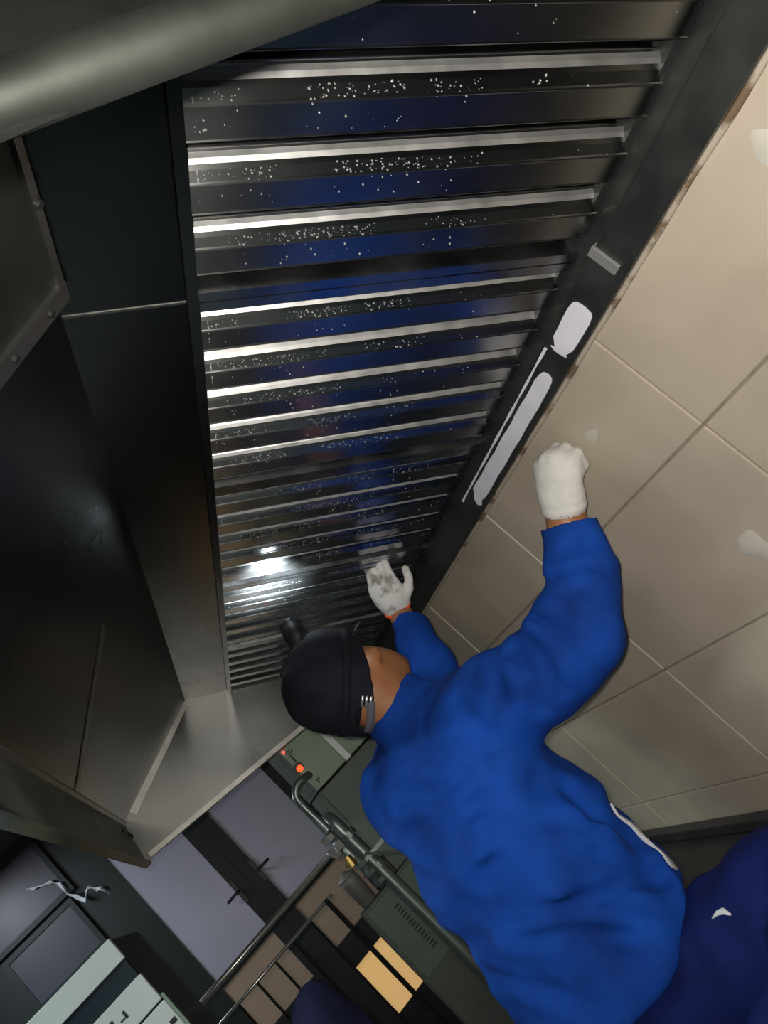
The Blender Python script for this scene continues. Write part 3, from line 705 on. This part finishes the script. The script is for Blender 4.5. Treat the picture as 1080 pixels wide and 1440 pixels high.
# skin body: head, neck, trunk, arms, hands and legs in one surface
HAX = [HR, HF, HU]
def hp(r_, f_, u_): return (HC+HR*r_+HF*f_+HU*u_).astype(np.float32)
def body(p):
    d = ell(p, hp(0, -.005, .020), HAX, (.074, .092, .098))
    d = smin(d, ell(p, hp(0, .030, -.055), HAX, (.056, .060, .062)), .03)
    d = smin(d, cone(p, hp(0, .070, -.085), hp(0, .076, -.092), .020, .018), .025)          # chin
    d = smin(d, cone(p, hp(0, .088, .012), hp(0, .108, -.028), .009, .013), .012)            # nose
    d = smin(d, cone(p, hp(-.03, .080, .028), hp(.03, .080, .028), .012, .012), .015)        # brow
    for s in (-1, 1):
        d = smax(d, -ell(p, hp(s*.031, .094, .008), HAX, (.014, .010, .008)), .012)          # eye sockets
        e = smax(ell(p, hp(s*.081, -.008, -.014), [unit(HR+HF*-.45*s), unit(HF+HR*.45*s), HU], (.011, .022, .036)), -ell(p, hp(s*.089, .0, -.008), HAX, (.008, .010, .018)), .006)
        d = smin(d, e, .006)
    d = smin(d, cone(p, hp(-.020, .082, -.060), hp(.020, .082, -.060), .007, .007), .008)    # lips
    d = smax(d, -cone(p, hp(-.018, .091, -.060), hp(.018, .091, -.060), .002, .002), .004)
    nb = NECK-A(0, 0, .03)
    d = smin(d, cone(p, hp(0, -.030, -.045), nb, .058, .062), .03)
    t = np.maximum(torso(p, -.045), p[..., 2]+.03); t = np.maximum(t, -.64-p[..., 2]); d = smin(d, t, .03)
    d = smin(d, chain(p, [RSH, REL, RWR, RWR+(A(1.137, -.812, .085)-RWR)*.6], [.055, .042, .036, .030]), .02)
    d = smin(d, chain(p, [LSH, LEL, LWR, A(1.806, -.690, .232)], [.055, .040, .029, .024]), .02)
    d = smin(d, chain(p, [RHIP, RKN, RAN], [.085, .055, .036]), .03)
    d = smin(d, chain(p, [LHIP, LKN, LAN, LAN+A(0, 0, -.02)], [.085, .055, .036, .034]), .03)
    return d
bd = sdf_obj('body', body, (1.0, -.86, -1.45), (1.92, -.12, .34), .0068, M['skin'], person, 1)
for s in (-1, 1):
    g_ = bmesh.new(); bmesh.ops.create_uvsphere(g_, u_segments=12, v_segments=8, radius=.012); g_.verts.index_update()
    c = hp(s*.031, .078, .008); mk('eye', [tuple(Vector(c.tolist())+q.co) for q in g_.verts], [[q.index for q in f.verts] for f in g_.faces], M['glove'], person, True); g_.free()
# cropped hair under the cap
def hair(p):
    d = ell(p, hp(0, -.008, .020), HAX, (.0775, .0955, .100))
    q = p-HC; u_ = q@HU; f_ = q@HF
    d = smax(d, -(u_+.026-.34*(f_+.02)), .008); d = np.maximum(d, f_-.05)
    return d
sdf_obj('hair', hair, (1.40, -.58, -.02), (1.78, -.22, .33), .0045, M['hair'], person, 1)

# shoes
for an, tip, kx in ((RAN, A(1.13, -.25, -.690), 0), (LAN, A(1.69, -.34, -1.452), 1)):
    def shoe(p, an=an, tip=tip):
        hl = an+A(0, 0, -.045) if an is LAN else an+A(.0, .02, .0)
        return smin(cone(p, hl, tip, .040, .030), cone(p, an, hl, .042, .042), .02)
    lo = np.minimum(an, tip)-.075; hi = np.maximum(an, tip)+.075
    def shoe2(p, shoe=shoe): return np.maximum(shoe(p), (FZ+.001)-p[..., 2])
    sdf_obj('shoe', shoe2, lo, hi, .006, M['black'], person, 1)

# ---- cap
def cap(p):
    q = p-HC; r_, f_, u_ = q@HR, q@HF, q@HU
    uu = np.maximum(u_-.030, 0)
    def dome(a, b, c, f0): return (np.sqrt((r_/a)**2+((f_-f0)/b)**2+(uu/c)**2)-1)*a*.95
    crown = smin(dome(.096, .114, .098, -.002), ell(p, hp(0, .004, .072), HAX, (.090, .104, .074)), .03)
    crown = crown+.0022*np.cos(6*np.arctan2(r_, f_))*np.clip((u_-.03)/.08, 0, 1)+.0012*wave(p, 60, 40, -50)*wave(p, 30, -45, 35)
    inner = dome(.0885, .1065, .100, -.002)
    d = np.maximum(crown, -inner); d = smax(d, -(u_+.010-.34*f_), .004)
    arch = np.sqrt((r_/.036)**2+((u_+.047)/.034)**2)-1           # arch opening at the back
    d = np.maximum(d, -np.maximum(arch*.03, f_+.06))
    bz = u_-.026+.35*np.abs(r_)**1.6*4-(-.18)*(f_-.09)            # brim
    br = np.maximum(np.sqrt((r_/.078)**2+((f_-.085)/.085)**2)*.078-.078, np.abs(bz)-.0035); br = np.maximum(br, .07-f_)
    d = smin(d, br, .006)
    return smin(d, np.linalg.norm(p-hp(0, .004, .147), axis=-1)-.007, .004)
cp = sdf_obj('cap', cap, (1.38, -.62, -.06), (1.82, -.16, .40), .0036, M['cap'], person, 1)
def ringpt(a, f0=-.002, rx=.0945, ry=.112, u0=.010, tilt=-.10):
    r_, f_ = rx*math.sin(a), f0+ry*math.cos(a); u_ = u0+tilt*f_; return tuple(hp(r_, f_, u_).tolist())
def ribbon(name, a0, a1, wdt, th, m, parent, n=40, **k):
    v = []; f = []
    for i in range(n+1):
        a = a0+(a1-a0)*i/n
        for (du, dr) in ((-wdt, 0), (wdt, 0), (wdt, th), (-wdt, th)):
            kk = dict(k); kk['rx'] = k.get('rx', .0945)+dr; kk['ry'] = k.get('ry', .112)+dr; kk['u0'] = k.get('u0', .010)+du; v.append(ringpt(a, **kk))
    for i in range(n):
        for q in range(4): f.append((i*4+q, i*4+(q+1) % 4, (i+1)*4+(q+1) % 4, (i+1)*4+q))
    f += [(0, 1, 2, 3), tuple(n*4+q for q in range(4))]
    return mk(name, v, f, m, parent, True)
ribbon('cap_strap', math.pi-.42, math.pi+.42, .008, .002, M['strap'], person, rx=.0925, ry=.1105, u0=-.002, tilt=.34)
# ---- headlamp worn over the cap
hl_c = hp(.060, .050, .128); LAMP_T = A(1.70, -.476, .444); ld_ = unit(LAMP_T-hl_c)
hl = root('headlamp', tuple(hp(0, .10, .05).tolist()), 'headlamp strapped round the black cap, its beam glaring on the filter', 'headlamp')
hl['label'] = 'headlamp on the black cap with its strap buckle at the back'
ribbon('strap', 0, 2*math.pi, .0085, .0022, M['cap'], hl, 72, rx=.0975, ry=.1155, u0=.022, tilt=.12)
bk = ringpt(math.pi-.40, rx=.0965, ry=.1155, u0=.003, tilt=.30)
bu = MB(); b_ = Vector(bk); hu, hr, hfv = Vector(HU.tolist()), Vector(HR.tolist()), Vector(HF.tolist())
for k in range(3):
    c = b_+hu*(-.008+.008*k); bu.tube([c-hr*.012, c+hr*.012+hfv*.004], .0028, 6)
bu.build('buckle', M['chrome'], hl, True)
def housing(p):
    a = hl_c-ld_*.022; b = hl_c+ld_*.010
    d = smin(cone(p, a, b, .021, .023), cone(p, a-HF*.01, hp(.030, .065, .075), .016, .014), .012)
    t = (p-hl_c)@ld_; rad = np.linalg.norm(p-hl_c-t[..., None]*ld_, axis=-1)
    d = smin(d, np.maximum(rad-.024, np.abs(t-.022)-.022), .004)
    return np.maximum(d, -np.maximum(rad-.019, .026-t))
sdf_obj('housing', housing, hl_c-.07, hl_c+.07, .0035, M['black'], hl, 1)
c0_ = hl_c+ld_*.0262; MB().tube([tuple((c0_).tolist()), tuple((c0_+ld_*.006).tolist())], [.0175, .016], 18).build('lens', M['lens'], hl)
light('headlamp_beam', 'SPOT', tuple((c0_+ld_*.012).tolist()), 45.0, (0.80, 0.92, 1.0), .012, tuple(LAMP_T.tolist()), math.radians(70), 0.8)

# ---- gloves
def fingers(p, base, dirs, lens, rad):
    q = [base]
    for d_, l in zip(dirs, lens): q.append((q[-1]+d_*l).astype(np.float32))
    return chain(p, q, [rad*(1-.07*i) for i in range(len(q))])
RK = A(1.118, -.815, .106)                       # centre of the right knuckles
rd = unit(RK-RWR); rn = A(0, -1, 0); rn = unit(rn-rd*(rn@rd)); rlat = np.cross(rn, rd)
if rlat[0] < 0: rlat = -rlat                     # towards his thumb
def rglove(p):
    mid = RWR+(RK-RWR)*.55
    ax = [rlat, rd, rn]
    d = smin(ell(p, mid+rd*.008, ax, (.047, .060, .030)), cone(p, RWR-rd*.002, RWR+rd*.03, .038, .038), .02)
    for i, o in enumerate((.034, .0115, -.0115, -.033)):
        b = RK+rlat*o*.88+rd*(.004 if i in (1, 2) else -.006)-rn*(.004 if i in (1, 2) else .001)
        f = fingers(p, b-rd*.03, [rd, unit(rn*.92+rd*.35), unit(rn*.35-rd*.9), unit(-rn*.8-rd*.3)], [.03, .032, .026, .018], .0135)
        d = smin(d, f, .007)
    d = smin(d, ell(p, RK-rd*.016+rn*.014, ax, (.043, .032, .026)), .012)
    th = fingers(p, RWR+rlat*.030+rd*.030+rn*.006, [unit(rlat*.55+rd*.75+rn*.4), unit(rd*.8+rn*.5-rlat*.2), unit(rd*.6-rlat*.7+rn*.3)], [.030, .028, .022], .0135)
    d = smin(d, th, .010)
    t = (p-RWR)@rd; rad = np.linalg.norm(p-RWR-t[..., None]*rd, axis=-1)
    d = d+.0012*np.sin(t*260)*np.clip((.035-t)/.02, 0, 1)
    d = np.where(rad < .06, np.maximum(d, .006-t), d)
    return np.maximum(np.maximum(d, -.8575-p[..., 1]), -np.maximum(rad-.0335, t-.02))
rg = sdf_obj('glove', rglove, RK-.11, RK+.10, .0030, M['glove'], person, 1)
rg['label'] = 'white glove on the fist braced against the tiles'
# left hand: fingertips on the baffles
LK = A(1.775, -.690, .262)
ldv = unit(LK-LWR); ln = A(0, -.53, .848); ln = unit(ln-ldv*(ln@ldv)); llat = np.cross(ldv, ln)
if llat@A(-.154, -.665, -.731) < 0: llat = -llat      # towards his thumb
def lglove(p):
    mid = LWR+(LK-LWR)*.60; ax = [llat, ldv, ln]
    d = smin(ell(p, mid, ax, (.042, .048, .021)), cone(p, LWR, LWR+ldv*.03, .032, .034), .02)
    spec = [(.030, 1.0, -.10), (.010, .95, .0), (-.011, .8, .05), (-.031, .55, .1)]
    for i, (o, ext, sp) in enumerate(spec):
        b = LK+llat*o-ldv*.012
        f = fingers(p, b-ldv*.02, [ldv, unit(ldv*ext+ln*.45+llat*sp), unit(ldv*ext*.8+ln*.5), unit(ldv*.3*ext+ln*.8)], [.02, .036, .024, .018], .0112)
        d = smin(d, f, .006)
    th = fingers(p, LWR+llat*.026+ldv*.020, [unit(llat*.8+ldv*.6+ln*.2), unit(llat*.35+ldv*.8+ln*.4), unit(ldv*.8+ln*.5)], [.032, .028, .022], .0125)
    d = smin(d, th, .010)
    t = (p-LWR)@ldv; rad = np.linalg.norm(p-LWR-t[..., None]*ldv, axis=-1)
    d = np.where(rad < .055, np.maximum(d, .0-t), d)
    d = np.maximum(d, -((p-A(0, FB[0], FB[1]))@A(*(-NN)) * -1 - .0005)) if False else d
    return np.maximum(d, -np.maximum(rad-.0275, t-.02))
lg = sdf_obj('glove', lglove, LK-.115, LK+.105, .0030, M['glove_dirty'], person, 1)
lg['label'] = 'soiled white glove with an orange cuff on the filter'
mb = MB(); q = [LWR+(llat*math.cos(a)+ln*math.sin(a))*.0335+ldv*.004 for a in np.linspace(0, 2*math.pi, 25)]
mb.tube([tuple(x.tolist()) for x in q], .0042, 8); cf = mb.build('cuff_ring', M['cuff'], lg, True); cf['label'] = 'orange elastic cuff ring'

# ---- white undershirt showing at the jacket edge, small white mark on the trousers
bv = {}
def bvh(o):
    if o.name not in bv:
        wo = WO[o.name]-Vector((0, 0, H))
        bv[o.name] = BVHTree.FromPolygons([v.co+wo for v in o.data.vertices], [p.vertices[:] for p in o.data.polygons])
    return bv[o.name]

def patch(name, pts, wid, side, host, m, label, cast=False):
    b = bvh(host); top = []; f = []
    n = len(pts)
    for i in range(n):
        for k in (-1, -.4, .4, 1):
            q = Vector(pts[i])+Vector(side)*wid[i]*k
            loc = None
            if cast: loc, nr, _, _ = b.ray_cast(Vector((0, 0, 0)), q.normalized())
            if loc is None: loc, nr, _, _ = b.find_nearest(q)
            top.append((loc, nr))
    v = [l+nr*.0035 for l, nr in top]+[l-nr*.004 for l, nr in top]; N = len(top)
    for i in range(n-1):
        for k in range(3):
            a, c = i*4+k, (i+1)*4+k
            f.append((a, a+1, c+1, c)); f.append((N+a, N+c, N+c+1, N+a+1))
        for k in (0, 3): f.append((i*4+k, (i+1)*4+k, N+(i+1)*4+k, N+i*4+k))
    f += [(0, 1, N+1, N), (1, 2, N+2, N+1), (2, 3, N+3, N+2)]; e = (n-1)*4
    f += [(e, e+1, N+e+1, N+e), (e+1, e+2, N+e+2, N+e+1), (e+2, e+3, N+e+3, N+e+2)]
    o = mk(name, [tuple(q) for q in v], f, m, person, True); o['label'] = label
    return o
tr = [o for o in person.children if o.name.startswith('trousers')][0]
patch('undershirt', [(1.385, -.545, -.370), (1.380, -.545, -.385), (1.378, -.545, -.405), (1.378, -.545, -.428), (1.380, -.545, -.452), (1.384, -.540, -.475), (1.388, -.532, -.495), (1.392, -.522, -.511)],
      [.001, .004, .007, .010, .017, .020, .015, .003], unit((-.8, .5, -.1)).tolist(), jk, M['shirt'], 'white undershirt showing at the jacket edge')
patch('white_mark', [(1.311, -.472, -.565), (1.305, -.483, -.565), (1.302, -.491, -.57), (1.303, -.495, -.582)], [.001, .004, .005, .001], unit((.3, .6, -.6)).tolist(), tr, M['shirt'], 'small curved white mark', True)
